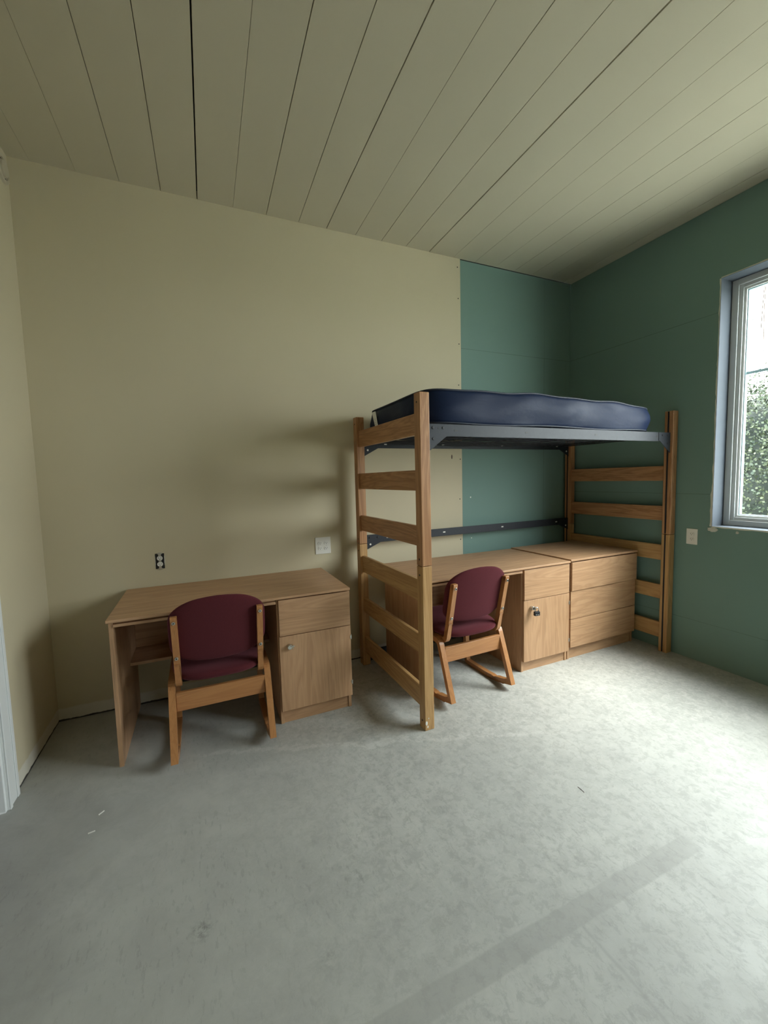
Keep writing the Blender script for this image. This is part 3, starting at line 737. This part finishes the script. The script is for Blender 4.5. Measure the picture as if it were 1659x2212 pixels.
# two-gang plate
o2 = thing('electrical_outlet', 'white square four socket outlet plate on beige wall beside the bed', 'outlet', (1.669, 0, .9255))
boxes('cover_plate', [(-.0585, .0585, -.0055, 0, -.0625, .0625)], M['plate'], o2, bevel=.002)
receptacle(-.0235, 0, PB(.0055), o2); receptacle(.0235, 0, PB(.0055), o2)
cyl('plate_screw', (.0235, -.006, 0), .003, .0015, 1, M['nickel'], o2, 12)
# single plate on the right wall
PR = lambda u, v, w: (-.0055-w, -u, v)
o3 = thing('electrical_outlet', 'white two socket outlet plate on green wall below the window', 'outlet', (W_, -1.1295, .926))
boxes('cover_plate', [(-.0055, 0, -.0375, .0375, -.058, .058)], M['plate'], o3, bevel=.002)
receptacle(0, 0, PR, o3)
# drywall screws up the edge of the beige board, and small holes
for i, z in enumerate((3.13, 2.882, 2.516, 2.18, 1.86, 1.56, 1.22, .87)):
    o = cyl('drywall_screw', (2.895+.004*((i*7) % 3-1), -.0004, z), .0048, .0016, 1, M['dark'], None, 12)
    tag(o, 'dark screw head near the edge of the beige wall board', 'screw', 'screws down the edge of the beige board')
def hole(x, y, z, rx, rz, name, label, cat, m, side='b', group=None):
    bm = bmesh.new(); bmesh.ops.create_uvsphere(bm, u_segments=16, v_segments=8, radius=1)
    for v in bm.verts: v.co = Vector((v.co.x*rx, v.co.y*.001, v.co.z*rz))+Vector((x, y, z)) if side == 'b' else Vector((v.co.y*.001, v.co.x*rx, v.co.z*rz))+Vector((x, y, z))
    me = bpy.data.meshes.new(name); bm.to_mesh(me); bm.free(); return tag(link(name, me, m), label, cat, group)
hole(2.815, 0, 1.58, .007, .019, 'wall_gouge', 'narrow dark gouge in beige wall just below the bed rail', 'wall damage', M['bark'])
hole(3.005, .003, 1.23, .006, .006, 'wall_patch', 'upper white filler dot on green wall behind the bed', 'filler dot', M['paper'])
hole(3.011, .003, .872, .005, .005, 'wall_patch', 'lower white filler dot on green wall just above the desk', 'filler dot', M['paper'])
# ring-shaped fitting high in the left corner
f = thing('ceiling_escutcheon', 'round beige pipe collar with dark gaps high in the left corner', 'pipe collar', (0, -.082, 3.085))
def ring_x(name, ro, ri, x0, x1, m, a0=0, a1=360, n=48):
    bm = bmesh.new(); rows = []
    full = a1-a0 >= 360; N = n if full else n+1
    for k in range(N):
        a = R(a0+(a1-a0)*k/n); rows.append([bm.verts.new((x, r*math.cos(a), r*math.sin(a))) for x, r in ((x0, ro), (x1, ro*.93), (x1, ri*1.05), (x0, ri))])
    for k in range(N if full else N-1):
        A, B = rows[k], rows[(k+1) % N]
        for q in range(4): bm.faces.new((A[q], A[(q+1) % 4], B[(q+1) % 4], B[q]))
    bmesh.ops.recalc_face_normals(bm, faces=bm.faces)
    me = bpy.data.meshes.new(name); bm.to_mesh(me); bm.free(); return link(name, me, m, f, smooth=False)
ring_x('collar', .074, .050, .0, .010, M['collar']); ring_x('inner_ring', .042, .0, .0, .014, M['collar'])
for a in (-20, 35, 95, 150, 215, 275): ring_x('dark_gap', .0505, .0415, .0, .004, M['dark'], a, a+38, 10)
ring_x('gap_floor', .051, .041, .0, .003, M['collar'])
# paint flakes on the floor
for i, (x, y, r) in enumerate(((0.388, -0.938, 20), (0.373, -1.040, -15))):
    o = boxes('paint_flake', [(-.012, .012, -.0025, .0025, 0, .002)], M['paper'], None); o.location = (x, y, .0002); o.rotation_euler = (0, 0, R(r+25))
    tag(o, ('white paint flake on floor, the farther of the pair near the left wall', 'white paint flake on floor, the nearer of the pair near the left wall')[i], 'paint flake')
for x, y, L, rot, lab in ((2.342, -1.731, 0.036, -93, 'thin dark splinter lying on the floor right of the bed post'),):
    o = tube('splinter', [[(-L/2, 0, 0), (0, .0006, .0004), (L/2, 0, 0)]], .0008, M['bark']); o.location = (x, y, .001); o.rotation_euler = (0, 0, R(rot)); tag(o, lab, 'splinter')
